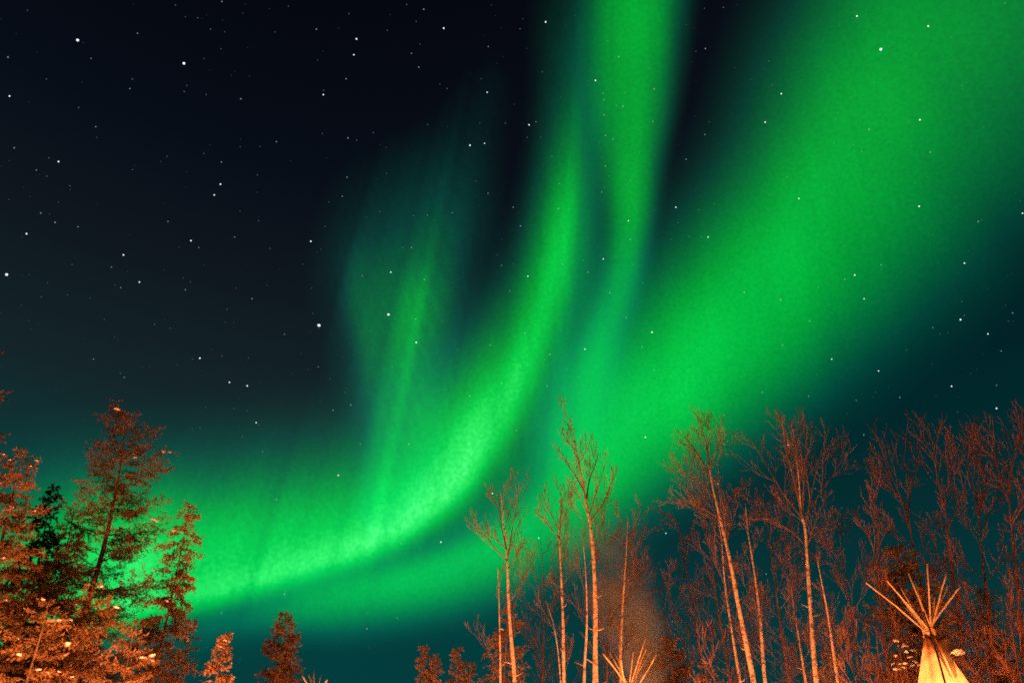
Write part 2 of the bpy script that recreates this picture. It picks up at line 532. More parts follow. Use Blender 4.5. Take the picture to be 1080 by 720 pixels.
# pixel x, pixel y, brightness class
ST = """81.9 42.5 3;194 67 3;10 101.5 3;61.7 170.5 3;28 246.5 3;7 289.5 3;96 61.8 2;8.4 60.5 2;145 35.3 2;137 93.6 2;139.5 83.6 1;49 83.5 1;83 113.6 1;101 133.8 2;
15 156 2;38.3 179.4 2;49.5 185.8 1;73.6 196 1;139.7 179 1;176 165 1;185 5.6 1;195.5 18 1;194.3 96.7 1;197 90.4 1;29 11 1;102 145 1;51.5 166.5 1;
234 1.8 2;232.5 194.3 3;254 104.4 2;333.6 31 2;376 41.3 3;373.2 58 3;365 83.3 2;341 100 3;341.3 95.5 1;368 14.7 1;335 63.5 1;304.2 6.7 1;237 33.8 1;222 31 1;233 51.6 1;217.5 100 1;215.2 62 1;
291.5 149.5 2;274.3 154.6 1;253.4 155 1;215 162 1;233.5 171 2;271.4 184.6 1;339.8 141 1;367 145.6 2;376 148 1;393.7 140 1;366 187 2;290 34 1;208.5 19 1;
446.9 10 2;468 30 3;439 22.8 1;408.5 32.3 1;434 56.5 2;441.7 71 2;443 46.8 1;515 49.3 2;551.5 20 1;548.5 30.6 1;575.5 23.4 3;464 89 1;471.5 93.5 1;507.5 83.3 1;513.8 97.5 3;506 130 1;451 131.5 1;
495.7 153.3 3;511 151.3 3;558 131.8 3;565.3 128.7 2;556 145 1;570.3 145 1;572 76 1;582 165.3 1;407.5 183 1;533 130 1;501.5 191 1;589.7 194 2;
628 85 3;636 98.5 2;637 105.7 2;637 121.3 2;652.6 60.3 2;641 43.3 1;684.5 72.3 1;690 94 2;658.7 98 1;657 112.2 2;650 111.3 1;688.6 128.3 2;638.6 143 2;646.4 146.8 2;632.5 150.6 1;638.5 175.2 2;642 186 1;665 191 1;
744 51.4 2;743.5 142 2;748 128.7 1;723.6 168 2;734 54.5 1;743 9 1;763 8 1;
903.8 17.2 3;979 27.8 3;929 52.2 3;824 99 3;807 129 3;883.3 119.2 1;970.2 126.5 3;916.5 136.6 2;879.6 150.8 1;909 160 1;981 160.6 2;811 64.5 1;814.5 90 1;830 187 1;1060 3.5 1;
9.5 210.5 1;61.7 213.3 1;43 224.7 2;58 234.5 2;82.3 239.2 2;177.2 233.6 2;130.2 268.8 3;117.5 281.7 2;127.3 303.3 2;121.5 300.5 1;147 297.4 3;195.6 305.5 2;76 279 1;71.4 311 1;43.5 313 1;110 336.8 1;163 342 1;179.7 346 1;98.6 378.6 2;131 397.8 2;127 393.5 1;193.4 293 1;187 384.5 1;
226 205.7 3;201.4 253.8 3;209.6 261 2;247.5 250 2;253.3 222.8 1;272.8 232.8 1;284.8 262 1;327.8 254.5 3;338.7 263 1;361 207 2;347 213 1;343 239 1;328.6 304 1;336.4 343 3;336.6 346.5 1;330 330.4 1;300 352.4 2;265.8 315 2;239.4 326 1;237.5 339.5 1;249.2 304 1;210.8 377.6 3;203 378.6 1;234 375.4 1;262 377.2 1;335.6 386.9 2;348 399 1;319.2 278.6 1;382 290.7 2;200.7 297 1;390 349 1;
514.7 204 2;541.2 218.6 2;549 238.3 2;477 224.5 2;450.8 227 2;436 227.6 1;424.8 261 1;434 261 2;412.2 287 3;447.6 295 2;409.7 331.6 3;417 336.5 1;438.4 336.3 2;439 361 3;483 368.6 1;517 363.8 2;556.8 291.2 3;537.6 307 2;529 280 2;541 278.5 1;524.5 269 1;553.6 351.5 2;589 220 2;593 278.7 2;400.5 223 1;414 387 1;574.6 379 1;580 373.6 2;598.6 389.6 1;
634.5 202.7 2;662.8 232.9 3;664.7 252.7 2;636.2 273 3;615.3 274.2 1;620 287 2;643 308.8 2;660.5 335 2;687.7 350.2 3;677 366 2;616.9 368 3;690 390 2;707.5 396.5 1;712.8 218.6 3;715.3 235 1;753 215 1;746.8 250 3;726.6 249.5 1;739.5 250 1;707.5 252.7 1;737 221.4 1;785 308 2;738.6 371 1;678 299 1;
842.6 209.4 3;969.4 217.6 3;1031.7 233.5 2;1078.5 225 3;1017.2 277.5 3;929.2 279.5 2;901.5 290 3;891 294.4 2;863 303.6 1;823.5 316 2;911.4 315 3;853.8 338.5 2;877.2 378.6 3;825.4 364 2;983.8 345.3 2;1013 337 3;1017 332.7 1;1042 352 3;1068 330 2;1063.6 338.5 1;1056 370 2;991.3 352 1;956 369 1;1014.3 318 1;811.7 206 1;926.6 391 3;1003.6 407.2 3;1051 406.2 2;1051 430.4 3;949 419 2;1009.8 434.2 1;903 422 2;923.5 413.5 1;852.8 417.6 2;804 413.7 2;911 458.4 2;831.3 469 3;836.5 469 2;901.7 486 1;978.5 498 2;860 515 2;1041 458.6 1;887.5 535.6 1;
242 403 3;260.8 406.7 3;246.6 430.8 1;270.2 445.5 3;273 448 1;211 451 1;277 476 2;356.8 501 3;291.7 526.4 2;351.2 432.4 2;370 427 2;380 468 2;363.5 413.6 1;255.6 460 1;365.8 538.7 1;260.5 433 1;217 429.4 1;
428.9 5 1;495.2 417.7 2;529 404 2;577 406.8 2;431 468 2;485 502 2;519.3 520 3;423 573 2;465 571.3 3;568.3 567 3;544.8 454 2;594 461 2;680.6 460.8 3;683.6 465 1;757.2 510 3;702.3 562 3;705.4 553.8 1;729 555 1;704 567 1;702.4 589.4 1;300 626 2;233.4 646 2;419 651 2;387 662.5 2;265 674 1;463.5 571.5 1;680 656 2;720.5 683 2;709 655 2;707 640 1;770 640 1;808 605 2""".replace("\n", "")
def in_glow(x, y):
    """is this star seen through the aurora (a rough outline of the glowing part of the sky)"""
    if 600 <= x <= 715 and y < 330 and x < 720 - y * 0.17: return True
    if x > 640 and 480 > y > 60 and (x - 700) > -(y - 440) * 0.55 - 40 and x < 1080 - (y - 150) * 1.05: return True
    if 820 <= x and y < 160: return True
    if 375 <= x <= 600 and 300 < y < 620 and x > 350: return True
    if 555 < x < 620 and y > 130: return True
    return y > 500 and x < 620
star_seen = 0
srng = random.Random(3)
for row in ST.split(";"):
    x, y, k = row.split()
    x, y, k = float(x), float(y), int(k)
    if star_seen >= 295 and k == 1: continue
    o = bpy.data.objects.new("star", star_mesh[k])
    COL.objects.link(o)
    star_seen += 1
    o.location = EYE + ray(x, y).normalized() * STAR_R
    r = {3: 7.8, 2: 6.4, 1: 6.0}[k] * srng.uniform(0.8, 1.15)
    if (x, y) == (336.4, 343.0): r = 18.0
    if (x, y) in ((194.0, 67.0), (7.0, 289.5), (81.9, 42.5), (929.0, 52.2), (409.7, 331.6)): r = 13.5
    o.scale = (r, r, r)
    big = {3: "bright white", 2: "small white", 1: "very faint"}[k]
    if (x, y) == (336.4, 343.0):
        lab = "largest white star, alone in the dark sky left of the teal aurora plume"
    elif in_glow(x, y):
        lab = big + " star shining through the green aurora glow"
    elif x < 420:
        lab = big + " star in the dark sky left of the aurora"
    elif x > 760 and y > 200:
        lab = big + " star in the dark sky right of the broad aurora band"
    else:
        lab = big + " star in the dark gaps between the aurora curtains"
    tag(o, lab, "star", lab.replace(" star ", " stars ", 1))

# the dust of faintest stars that no one could count
def starfield():
    mb = MB(EYE)
    r3 = random.Random(77)
    for _ in range(900):
        d = ray(r3.uniform(-250, 1330), r3.uniform(-250, 700)).normalized()
        c = EYE + d * (STAR_R + 300)
        r = r3.uniform(3.0, 6.5)
        b = len(mb.v)
        for v in ((1, 0, 0), (-1, 0, 0), (0, 1, 0), (0, -1, 0), (0, 0, 1), (0, 0, -1)): mb.v.append(c + Vector(v) * r)
        for f in ((0, 2, 4), (2, 1, 4), (1, 3, 4), (3, 0, 4), (2, 0, 5), (1, 2, 5), (3, 1, 5), (0, 3, 5)): mb.f.append(tuple(b + k for k in f))
    o = mb.build("starfield", emit_mat("star_dust", (0.7, 0.85, 1.0), 0.085))
    tag(o, "dust of the faintest stars spread over the whole night sky", "stars", kind="stuff")
starfield()

# ---------------------------------------------------------------- trunks given by what one sees of them
def trunk_line(pix, Y, dys=None):
    pts = [at(px, py, Y + (dys[i] if dys else 0)) for i, (px, py) in enumerate(pix)]
    lo, nx = pts[0], pts[1]
    sl = (nx - lo)
    k = sl.x / max(sl.z, 0.2)
    g = Vector((lo.x - k * 0.6 * lo.z, lo.y, -0.15))
    mid = lo.lerp(g, 0.5) + Vector((k * 0.08 * lo.z, 0, 0))
    return [g, mid] + pts

def resample(pts, n):
    """smooth polyline through the points"""
    P = [2 * pts[0] - pts[1]] + list(pts) + [2 * pts[-1] - pts[-2]]
    o = []
    for i in range(1, len(P) - 2):
        for k in range(n):
            t = k / n
            a, b, c, d = P[i - 1], P[i], P[i + 1], P[i + 2]
            o.append(0.5 * ((2 * b) + (c - a) * t + (2 * a - 5 * b + 4 * c - d) * t * t + (3 * b - a - 3 * c + d) * t ** 3))
    o.append(P[-2].copy())
    return o

class Line:
    def __init__(self, pts):
        self.p = pts
        self.s = [0.0]
        for a, b in zip(pts[:-1], pts[1:]): self.s.append(self.s[-1] + (b - a).length)
        self.L = self.s[-1]
    def at(self, t):
        s = min(max(t, 0), 1) * self.L
        for i in range(len(self.p) - 1):
            if s <= self.s[i + 1] or i == len(self.p) - 2:
                k = (s - self.s[i]) / max(self.s[i + 1] - self.s[i], 1e-9)
                d = (self.p[i + 1] - self.p[i]).normalized()
                return self.p[i].lerp(self.p[i + 1], k), d

# ---------------------------------------------------------------- bare trees
def grow(mb, p, d, L, r, level, rng, q):
    """one bare branch and everything that grows on it"""
    n = 4 if level < 3 else 3
    pts, rad = [p.copy()], [r]
    dd = d.copy()
    for i in range(n):
        dd = (dd + rvec(rng) * q['crook'] + Vector((0, 0, q['up'])) * (0.6 + 0.4 * level)).normalized()
        pts.append(pts[-1] + dd * (L / n))
        rad.append(max(r * (1 - 0.72 * (i + 1) / n), q['tip']))
    if level <= 2: 
        pts2 = resample(pts, 2); rad2 = []
        for i in range(len(pts2)):
            a = i / 2; j = min(int(a), n - 1); rad2.append(rad[j] + (rad[j + 1] - rad[j]) * (a - j))
        mb.tube(pts2, rad2, 4 if level < 2 else 3, cap=False)
    else:
        mb.tube(pts, rad, 3, cap=False)
    if level >= q['levels']: return
    nb = q['kids'][level]
    ln = Line(pts)
    for i in range(nb):
        t = q['t0'] + (1 - q['t0']) * (i + rng.random()) / nb
        pos, dr = ln.at(t)
        side = rvec(rng)
        side = (side - dr * side.dot(dr))
        if side.length < 1e-3: continue
        side.normalize()
        an = R(rng.uniform(*q['ang']))
        nd = (dr * math.cos(an) + side * math.sin(an)).normalized()
        grow(mb, pos, nd, L * rng.uniform(*q['ratio']) * (1.1 - 0.5 * t), max(r * (1 - 0.6 * t) * 0.55, q['tip']), level + 1, rng, q)

BIRCH = dict(crook=0.09, up=0.12, tip=0.0027, levels=4, kids=[0, 5, 4, 2], t0=0.15, ang=(18, 42), ratio=(0.42, 0.72))
FINE = dict(crook=0.10, up=0.08, tip=0.0029, levels=4, kids=[0, 5, 5, 2], t0=0.1, ang=(18, 48), ratio=(0.42, 0.74))
WILLOW = dict(crook=0.16, up=0.15, tip=0.0058, levels=4, kids=[0, 4, 3, 2], t0=0.10, ang=(25, 68), ratio=(0.42, 0.85))

def bare_tree(name, label, cat, group, seed, trunks, Y, r0, q, crown=(0.5, 1.0), nprim=14, blen=(0.9, 1.9), ang=(28, 52), limbs=(), tip_r=0.009, bark='birch', twig='twig'):
    """trunks: pixel polylines (first is the main stem); limbs: pixel polylines of big forks"""
    rng = random.Random(seed)
    lines = []
    for i, tr in enumerate(trunks):
        pix, dy = (tr, 0.0) if not isinstance(tr[0], (int, float)) else (tr[1], tr[0])
        lines.append(Line(resample(trunk_line(pix, Y + dy), 4)))
    base = lines[0].p[0].copy(); base.z = 0
    root = empty(name, base)
    tag(root, label, cat, group)
    cm = MB(base)
    for i, ln in enumerate(lines):
        tm = MB(base)
        rr = r0 * (1.0 if i == 0 else 0.72)
        rad = []
        for k in range(len(ln.p)):
            u = ln.s[k] / ln.L
            rad.append(max(rr * (1 - u) ** 0.75 * (1 + 0.08 * math.sin(u * 40 + seed)), tip_r))
        tm.tube(ln.p, rad, 9)
        # knots and small stubs of broken branches
        for _ in range(7):
            t = rng.uniform(0.25, 0.7)
            p, d = ln.at(t)
            s = rvec(rng); s = (s - d * s.dot(d)).normalized()
            rk = max(rr * (1 - t) ** 0.75, tip_r)
            tm.tube([p + s * rk * 0.5, p + s * (rk + 0.05) + Vector((0, 0, .02)), p + s * (rk + rng.uniform(.08, .22)) + Vector((0, 0, .07))], [rk * .3, rk * .22, rk * .1], 5)
        tm.build("trunk", M[bark], root, smooth=True)
        np_ = nprim if i == 0 else max(5, nprim // 2)
        for j in range(np_):
            t = crown[0] + (crown[1] - crown[0]) * (j + rng.random()) / np_
            p, d = ln.at(t)
            az = rng.uniform(0, 2 * math.pi)
            side = Vector((math.cos(az), math.sin(az), 0)); side = (side - d * side.dot(d)).normalized()
            an = R(rng.uniform(*ang))
            nd = d * math.cos(an) + side * math.sin(an)
            f = 1.0 - 0.45 * (t - crown[0]) / max(crown[1] - crown[0], .01)
            grow(cm, p, nd.normalized(), rng.uniform(*blen) * f, max(rr * (1 - t) ** 0.75 * 0.30, 0.008), 1, rng, q)
    for lb in limbs:
        dz = rng.uniform(-0.7, 0.7)
        m = len(lb)
        pts = resample([at(px, py, Y + dz * i / (m - 1)) for i, (px, py) in enumerate(lb)], 4)
        ln = Line(pts)
        rl = r0 * 0.24
        cm.tube(pts, [max(rl * (1 - 0.8 * i / (len(pts) - 1)), 0.008) for i in range(len(pts))], 5, cap=False)
        for j in range(7):
            t = 0.25 + 0.75 * (j + rng.random()) / 7
            p, d = ln.at(t)
            s = rvec(rng); s = (s - d * s.dot(d)).normalized()
            an = R(rng.uniform(25, 50))
            grow(cm, p, d * math.cos(an) + s * math.sin(an), ln.L * rng.uniform(0.3, 0.5) * (1.15 - 0.5 * t), max(rl * (1 - 0.8 * t) * 0.5, 0.008), 2, rng, q)
    cm.build("crown", M[twig], root)
    return root

GB = "bare birches standing among the tipis"
bare_tree("birch_tree", "slender bare birch with a wide forked crown, second thin stem, left of the centre birches", "tree", GB, 11,
          [[(543, 720), (538, 660), (536, 620), (535, 590), (531, 550), (528, 515)], (0.5, [(528, 720), (527, 660), (526, 620), (525, 598)])], 18.0, 0.074, BIRCH,
          crown=(0.62, .99), nprim=9, blen=(0.7, 1.3),
          limbs=[[(535, 592), (520, 575), (505, 556), (499, 548)], [(535, 580), (521, 567), (511, 560)], [(535, 590), (540, 560), (546, 530), (549, 508)],
                 [(533, 575), (528, 548), (526, 522)], [(536, 600), (545, 585), (553, 572)]])
bare_tree("birch_tree", "bare birch with one thin spotted stem and small fan crown beside the tallest centre birch", "tree", GB, 23,
          [[(595, 720), (594, 660), (592, 610), (590, 560), (592, 520)], (0.3, [(590, 700), (586, 670), (583, 655), (578, 640)])], 18.6, 0.068, BIRCH,
          crown=(0.66, .99), nprim=11, blen=(0.7, 1.25),
          limbs=[[(591, 560), (583, 545), (576, 532), (571, 520)], [(591, 556), (597, 540), (602, 525), (605, 512)], [(592, 570), (580, 556), (572, 545), (565, 540)]])
bare_tree("birch_tree", "tallest bare birch with long whip leader bending left, middle of the picture", "tree", GB, 37,
          [[(628, 720), (628, 660), (627, 610), (624, 565), (619, 535), (611, 490), (604, 455), (602, 440)], (0.8, [(616, 720), (619, 660), (618, 610), (615, 570)])], 17.5, 0.085, BIRCH,
          crown=(0.66, .99), nprim=15, blen=(0.6, 1.2),
          limbs=[[(621, 545), (628, 522), (634, 505), (638, 490)], [(622, 550), (636, 530), (644, 512), (648, 498)], [(618, 530), (622, 505), (628, 490), (631, 478)], [(616, 518), (606, 500), (598, 488), (594, 478)]])
bare_tree("birch_tree", "twin stemmed leaning bare birch with broomlike crown against the green glow", "tree", GB, 41,
          [[(795, 720), (780, 645), (769, 587), (757, 537), (749, 499), (747, 465), (748, 442)], (0.4, [(781, 720), (771, 660), (764, 610), (761, 570), (757, 545)])], 18.0, 0.082, FINE,
          crown=(0.64, .99), nprim=13, blen=(0.9, 1.7), ang=(22, 48),
          limbs=[[(751, 505), (740, 485), (730, 470), (722, 460)], [(749, 495), (745, 470), (740, 450), (737, 440)], [(754, 525), (735, 505), (720, 496), (710, 490)], [(749, 490), (758, 470), (766, 458)],
                 [(760, 548), (740, 535), (725, 530), (706, 528)], [(757, 540), (772, 522), (785, 512)]])
bare_tree("birch_tree", "bare birch with forked stem and vase shaped crown left of the right thicket", "tree", GB, 53,
          [[(861, 720), (855, 645), (851, 587), (849, 557), (845, 540), (842, 500), (838, 465), (836, 450)]], 18.2, 0.08, FINE,
          crown=(0.68, .99), nprim=9, blen=(0.8, 1.5), ang=(20, 42),
          limbs=[[(849, 560), (853, 535), (858, 510), (864, 485), (872, 462)], [(845, 545), (826, 520), (808, 490), (791, 462)], [(847, 550), (838, 510), (829, 475), (826, 450)],
                 [(852, 540), (868, 515), (880, 498), (888, 480)], [(846, 545), (848, 505), (850, 470), (852, 450)], [(850, 575), (832, 558), (812, 548), (798, 545)], [(851, 570), (870, 555), (884, 548)]])
GT = "thin bare birch stems between the larger birches"
bare_tree("birch_sapling", "thin dark birch sapling close right of the twin stemmed birch", "tree", GT, 61,
          [[(807, 720), (801, 645), (795, 600), (789, 562), (786, 530)]], 19.5, 0.075, FINE, crown=(0.5, .98), nprim=11, blen=(0.6, 1.2), ang=(30, 60))
bare_tree("birch_sapling", "thin birch sapling close right of the vase crowned birch", "tree", GT, 62,
          [[(884, 720), (874, 653), (867, 616), (862, 590)]], 17.6, 0.07, FINE, crown=(0.5, .98), nprim=9, blen=(0.5, 1.0), ang=(30, 60))
bare_tree("birch_sapling", "short reddish sapling just left of the vase crowned birch", "tree", GT, 63,
          [[(850, 720), (842, 670), (837, 640), (834, 615)]], 19.0, 0.07, FINE, crown=(0.45, .98), nprim=10, blen=(0.6, 1.1), ang=(30, 60))
bare_tree("birch_sapling", "pale thin sapling rising out of the middle tipi poles through the smoke", "tree", GT, 64,
          [[(655, 720), (655, 670), (658, 620), (661, 575), (662, 545)]], 19.5, 0.07, FINE, crown=(0.42, .98), nprim=16, blen=(0.8, 1.5), ang=(35, 70))
GD = "dim bare trees in the background twigs"
for seed, pix, Y, n, lab in [
    (71, [(572, 720), (574, 650), (573, 600), (570, 570)], 23.0, 15, "dim twiggy bare tree behind the two left birches"),
    (72, [(640, 720), (642, 650), (640, 590), (636, 548)], 22.0, 20, "reddish bushy bare tree behind the tallest birch"),
    (73, [(686, 720), (680, 660), (672, 610), (666, 575)], 22.0, 17, "bushy bare tree in the smoke above the middle tipi poles"),
    (74, [(742, 720), (732, 650), (722, 590), (714, 545)], 23.5, 16, "dim bare tree standing left of the twin stemmed birch"),
    (75, [(770, 720), (757, 640), (750, 590), (742, 540)], 21.5, 18, "bare tree with low dark twigs behind the twin stemmed birch"),
    (76, [(832, 720), (822, 650), (814, 590), (806, 525)], 21.0, 22, "reddish bare tree filling the gap between twin stemmed and vase crowned birch"),
    (77, [(908, 720), (897, 650), (890, 600), (884, 552)], 20.5, 18, "low bare tree between the vase crowned birch and the right thicket"),
    (78, [(716, 735), (708, 690), (702, 650), (697, 620)], 21.5, 13, "short dim bare tree right of the smoke"),
]:
    bare_tree("bare_tree", lab, "tree", GD, seed, [pix], Y, 0.045, FINE, crown=(0.38, .99), nprim=n, blen=(0.9, 1.9), ang=(35, 75), tip_r=0.008, bark='twig_red', twig='twig_red')
GW = "red twigged bare trees of the right thicket"
for seed, pix, Y, n, lim, lab in [
    (81, [(940, 720), (930, 650), (926, 600), (925, 565)], 19.0, 12, [[(927, 600), (918, 570), (908, 555), (900, 548)], [(926, 590), (926, 560), (922, 535), (925, 515)]], "crooked willow left of the right tipi poles"),
    (82, [(990, 730), (975, 640), (962, 570), (955, 520)], 20.5, 15, [[(960, 560), (948, 520), (935, 490), (928, 468)], [(958, 545), (962, 510), (970, 480), (972, 458)], [(957, 535), (940, 515), (926, 506), (922, 488)]], "tall bare willow with upswept branches behind the right tipi"),
    (83, [(1020, 730), (1010, 640), (1000, 570), (994, 520)], 20.0, 16, [[(996, 540), (988, 500), (984, 470), (978, 448)], [(996, 535), (1002, 500), (1004, 475), (1005, 458)], [(998, 560), (1012, 530), (1020, 500), (1021, 480)]], "tall bare willow rising directly above the right tipi canvas"),
    (84, [(1050, 730), (1042, 640), (1034, 570), (1030, 520)], 21.0, 16, [[(1032, 540), (1026, 510), (1028, 485), (1024, 462)], [(1032, 545), (1040, 510), (1036, 490), (1030, 466)], [(1034, 560), (1050, 530), (1056, 500)]], "bare willow second from the right edge of the thicket"),
    (85, [(1085, 730), (1075, 640), (1068, 570), (1062, 500)], 19.0, 17, [[(1064, 530), (1054, 500), (1048, 475), (1046, 455)], [(1063, 520), (1070, 480), (1076, 455), (1078, 440)], [(1066, 550), (1080, 520), (1090, 490)]], "reddest bare willow at the right edge of the picture"),
    (86, [(1135, 730), (1120, 640), (1110, 560), (1100, 470)], 19.5, 16, [[(1103, 510), (1092, 470), (1082, 440)], [(1106, 540), (1090, 520), (1076, 508)]], "willow standing past the right edge with branches reaching in"),
]:
    bare_tree("willow_tree", lab, "tree", GW, seed, [pix], Y, 0.075, WILLOW, crown=(0.3, .99), nprim=int(n * 0.85), blen=(0.9, 1.9), ang=(30, 75), limbs=lim, tip_r=0.009, bark='twig_red', twig='twig_red')
GS = "low red shrubs at the foot of the right thicket"
for seed, pix, Y, n, lab in [
    (91, [(905, 730), (900, 705), (897, 690), (894, 668)], 17.0, 16, "orange lit low shrub left of the right tipi"),
    (92, [(935, 735), (930, 705), (926, 690), (924, 655)], 18.5, 16, "tangled red shrub under the long left tipi pole"),
    (93, [(1048, 735), (1042, 705), (1038, 680), (1034, 640)], 18.5, 17, "red shrub right of the tipi canvas"),
    (94, [(1082, 735), (1074, 705), (1068, 670), (1064, 630)], 17.5, 17, "orange shrub in the lower right corner"),
    (95, [(1015, 735), (1010, 690), (1006, 650), (1003, 600)], 22.0, 17, "dark shrub seen between the tipi poles"),
    (96, [(758, 740), (753, 715), (750, 700), (748, 690)], 18.0, 12, "small orange shrub left of the twin birch stems"),
]:
    bare_tree("bare_shrub", lab, "shrub", GS, seed, [pix], Y, 0.05, WILLOW, crown=(0.15, .99), nprim=n, blen=(0.8, 1.5), ang=(30, 80), tip_r=0.012, bark='twig_red', twig='twig_red')

# ---------------------------------------------------------------- conifers
def conifer(name, label, group, seed, pix, Y, rad, ncross, mt='needle', r0=0.11, base_t=0.12, droop=0.35, dens=1.0, gap=0.12, snow=0, snow_r=(0.06, 0.14), leaf=(0.10, 0.035), pw=0.8, up_tip=0.12, jag=0.45):
    """trunk by pixels, crown of layered drooping branches with needle sprays. rad = longest branch (m)"""
    rng = random.Random(seed)
    ln = Line(resample(trunk_line(pix, Y), 4))
    base = ln.p[0].copy(); base.z = 0
    root = empty(name, base)
    tag(root, label, "tree", group)
    tm = MB(base)
    tm.tube(ln.p, [max(r0 * (1 - ln.s[i] / ln.L) ** 0.9, 0.012) for i in range(len(ln.p))], 8)
    tm.build("trunk", M[mt if False else 'bark'], root, smooth=True)
    wd, cr = MB(base), MB(base)
    tips = []
    def spray(p, d, s):
        w = rvec(rng)
        w = (w - d * w.dot(d))
        if w.length < 1e-3: return
        w.normalize()
        l, h = leaf[0] * s, leaf[1] * s
        b = len(cr.v)
        cr.v.extend([p, p + d * l * 0.45 + w * h, p + d * l, p + d * l * 0.5 - w * h])
        cr.f.append((b, b + 1, b + 2, b + 3))
    for i in range(ncross):
        t = base_t + (1 - base_t) * ((i + rng.random()) / ncross) ** 0.92
        if rng.random() < gap: continue
        p, d = ln.at(t)
        u = (t - base_t) / (1 - base_t)
        L = rad * ((1 - u) ** pw) * rng.uniform(1 - jag, 1 + jag * 0.35) + 0.07
        az = rng.uniform(0, 2 * math.pi)
        side = Vector((math.cos(az), math.sin(az), 0))
        n = 5
        pts = [p]
        sl = 0.25 - droop * (1 - u) 
        for k in range(1, n + 1):
            q = k / n
            pts.append(p + side * (L * q) + Vector((0, 0, L * (sl * q - droop * 0.4 * q * q + up_tip * q ** 3))) + rvec(rng) * (0.035 * L))
        wd.tube(pts, [max(0.016 * (L / max(rad, .3)) * (1 - 0.8 * k / n), 0.004) for k in range(n + 1)], 3, cap=False)
        bl = Line(pts)
        nt_ = max(4, int(L * 15 * dens))
        for k in range(nt_):
            v = 0.12 + 0.88 * (k + rng.random()) / nt_
            q, bd = bl.at(v)
            sd = Vector((-side.y, side.x, 0)) * rng.choice((-1, 1))
            td = (bd * 0.55 + sd * rng.uniform(0.2, 0.9) + Vector((0, 0, rng.uniform(-0.55, 0.15)))).normalized()
            tl = min(0.55, L * 0.42) * (1.1 - 0.7 * v) * rng.uniform(0.5, 1.2) + 0.05
            ns = max(4, int(tl * 46 * dens))
            for m_ in range(ns):
                w = (m_ + rng.random()) / ns
                spray(q + td * tl * w + rvec(rng) * 0.02, (td * 0.7 + rvec(rng) * 0.75 + Vector((0, 0, -0.15))).normalized(), rng.uniform(0.6, 1.25))
            if v > 0.3 and rng.random() < 0.35: tips.append((q + td * tl * 0.4, u))
    # leader
    p, d = ln.at(1.0)
    for k in range(14):
        spray(p - d * rng.uniform(0, 0.35), (d * 0.6 + rvec(rng) * 0.8).normalized(), rng.uniform(0.6, 1.1))
    c = cr.build("crown", M[mt], root)
    wd.build("branches", M['bark'], c)
    if snow:
        rng.shuffle(tips)
        for q, u in tips[:snow]:
            r = rng.uniform(*snow_r)
            lump(root, base, q + Vector((0, 0, r * 0.25)), r, r * rng.uniform(0.6, 1.05), rng)
    return root

GC = "conifers on the left side"
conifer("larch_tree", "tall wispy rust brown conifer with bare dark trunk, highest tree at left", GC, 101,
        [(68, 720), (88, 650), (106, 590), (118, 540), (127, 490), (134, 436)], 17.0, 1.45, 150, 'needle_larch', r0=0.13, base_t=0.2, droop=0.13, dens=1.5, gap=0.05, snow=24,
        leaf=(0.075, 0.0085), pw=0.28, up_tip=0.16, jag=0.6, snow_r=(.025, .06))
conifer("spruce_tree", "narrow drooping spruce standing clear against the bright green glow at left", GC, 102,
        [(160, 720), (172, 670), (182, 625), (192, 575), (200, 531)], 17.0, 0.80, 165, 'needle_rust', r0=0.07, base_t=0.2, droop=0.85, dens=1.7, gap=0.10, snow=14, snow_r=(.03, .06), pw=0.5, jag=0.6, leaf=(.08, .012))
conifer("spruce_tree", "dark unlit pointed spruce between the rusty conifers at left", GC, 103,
        [(14, 720), (28, 650), (42, 585), (56, 511)], 27.0, 2.1, 170, 'needle_shaded', r0=0.14, base_t=0.12, droop=0.35, dens=0.95, gap=0.08, pw=0.75, leaf=(.14, .035))
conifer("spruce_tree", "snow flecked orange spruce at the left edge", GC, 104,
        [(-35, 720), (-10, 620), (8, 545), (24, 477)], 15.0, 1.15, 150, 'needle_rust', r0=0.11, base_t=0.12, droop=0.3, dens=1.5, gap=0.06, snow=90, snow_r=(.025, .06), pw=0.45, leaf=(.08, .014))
conifer("spruce_tree", "tall conifer past the left edge with a few red tips reaching in", GC, 105,
        [(-150, 720), (-106, 550), (-66, 380), (-34, 220)], 13.5, 1.30, 150, 'needle_larch', r0=0.14, base_t=0.25, droop=0.1, dens=1.3, gap=0.1, pw=0.35, leaf=(.08, .014), jag=0.5)
conifer("spruce_tree", "slim brown conifer close behind the tall wispy one", GC, 106,
        [(40, 720), (55, 650), (68, 590), (78, 540)], 19.0, 1.15, 140, 'needle_rust', r0=0.08, base_t=0.1, droop=0.3, dens=1.5, gap=0.08, snow=45, snow_r=(.022, .055), pw=0.55, leaf=(.09, .013))
conifer("spruce_tree", "dense snow dotted young spruce below the tall wispy conifer", GC, 107,
        [(75, 735), (84, 695), (92, 655), (99, 615)], 15.0, 1.1, 120, 'needle_rust', r0=0.08, base_t=0.08, droop=0.3, dens=1.5, snow=95, snow_r=(.022, .06), pw=0.5, leaf=(.075, .013))
conifer("spruce_tree", "squat orange spruce in the lower left corner with snow on its tips", GC, 108,
        [(22, 740), (34, 700), (44, 665), (52, 632)], 14.0, 1.15, 110, 'needle_rust', r0=0.08, base_t=0.08, droop=0.3, dens=1.5, snow=95, snow_r=(.022, .06), pw=0.5, leaf=(.075, .013))
conifer("spruce_tree", "low snow loaded spruce between tall wispy conifer and narrow spruce", GC, 109,
        [(126, 740), (132, 710), (137, 685), (142, 660)], 14.5, 1.0, 120, 'needle_rust', r0=0.06, base_t=0.05, droop=0.4, dens=1.6, snow=98, snow_r=(.03, .075), pw=0.55, leaf=(.075, .013))
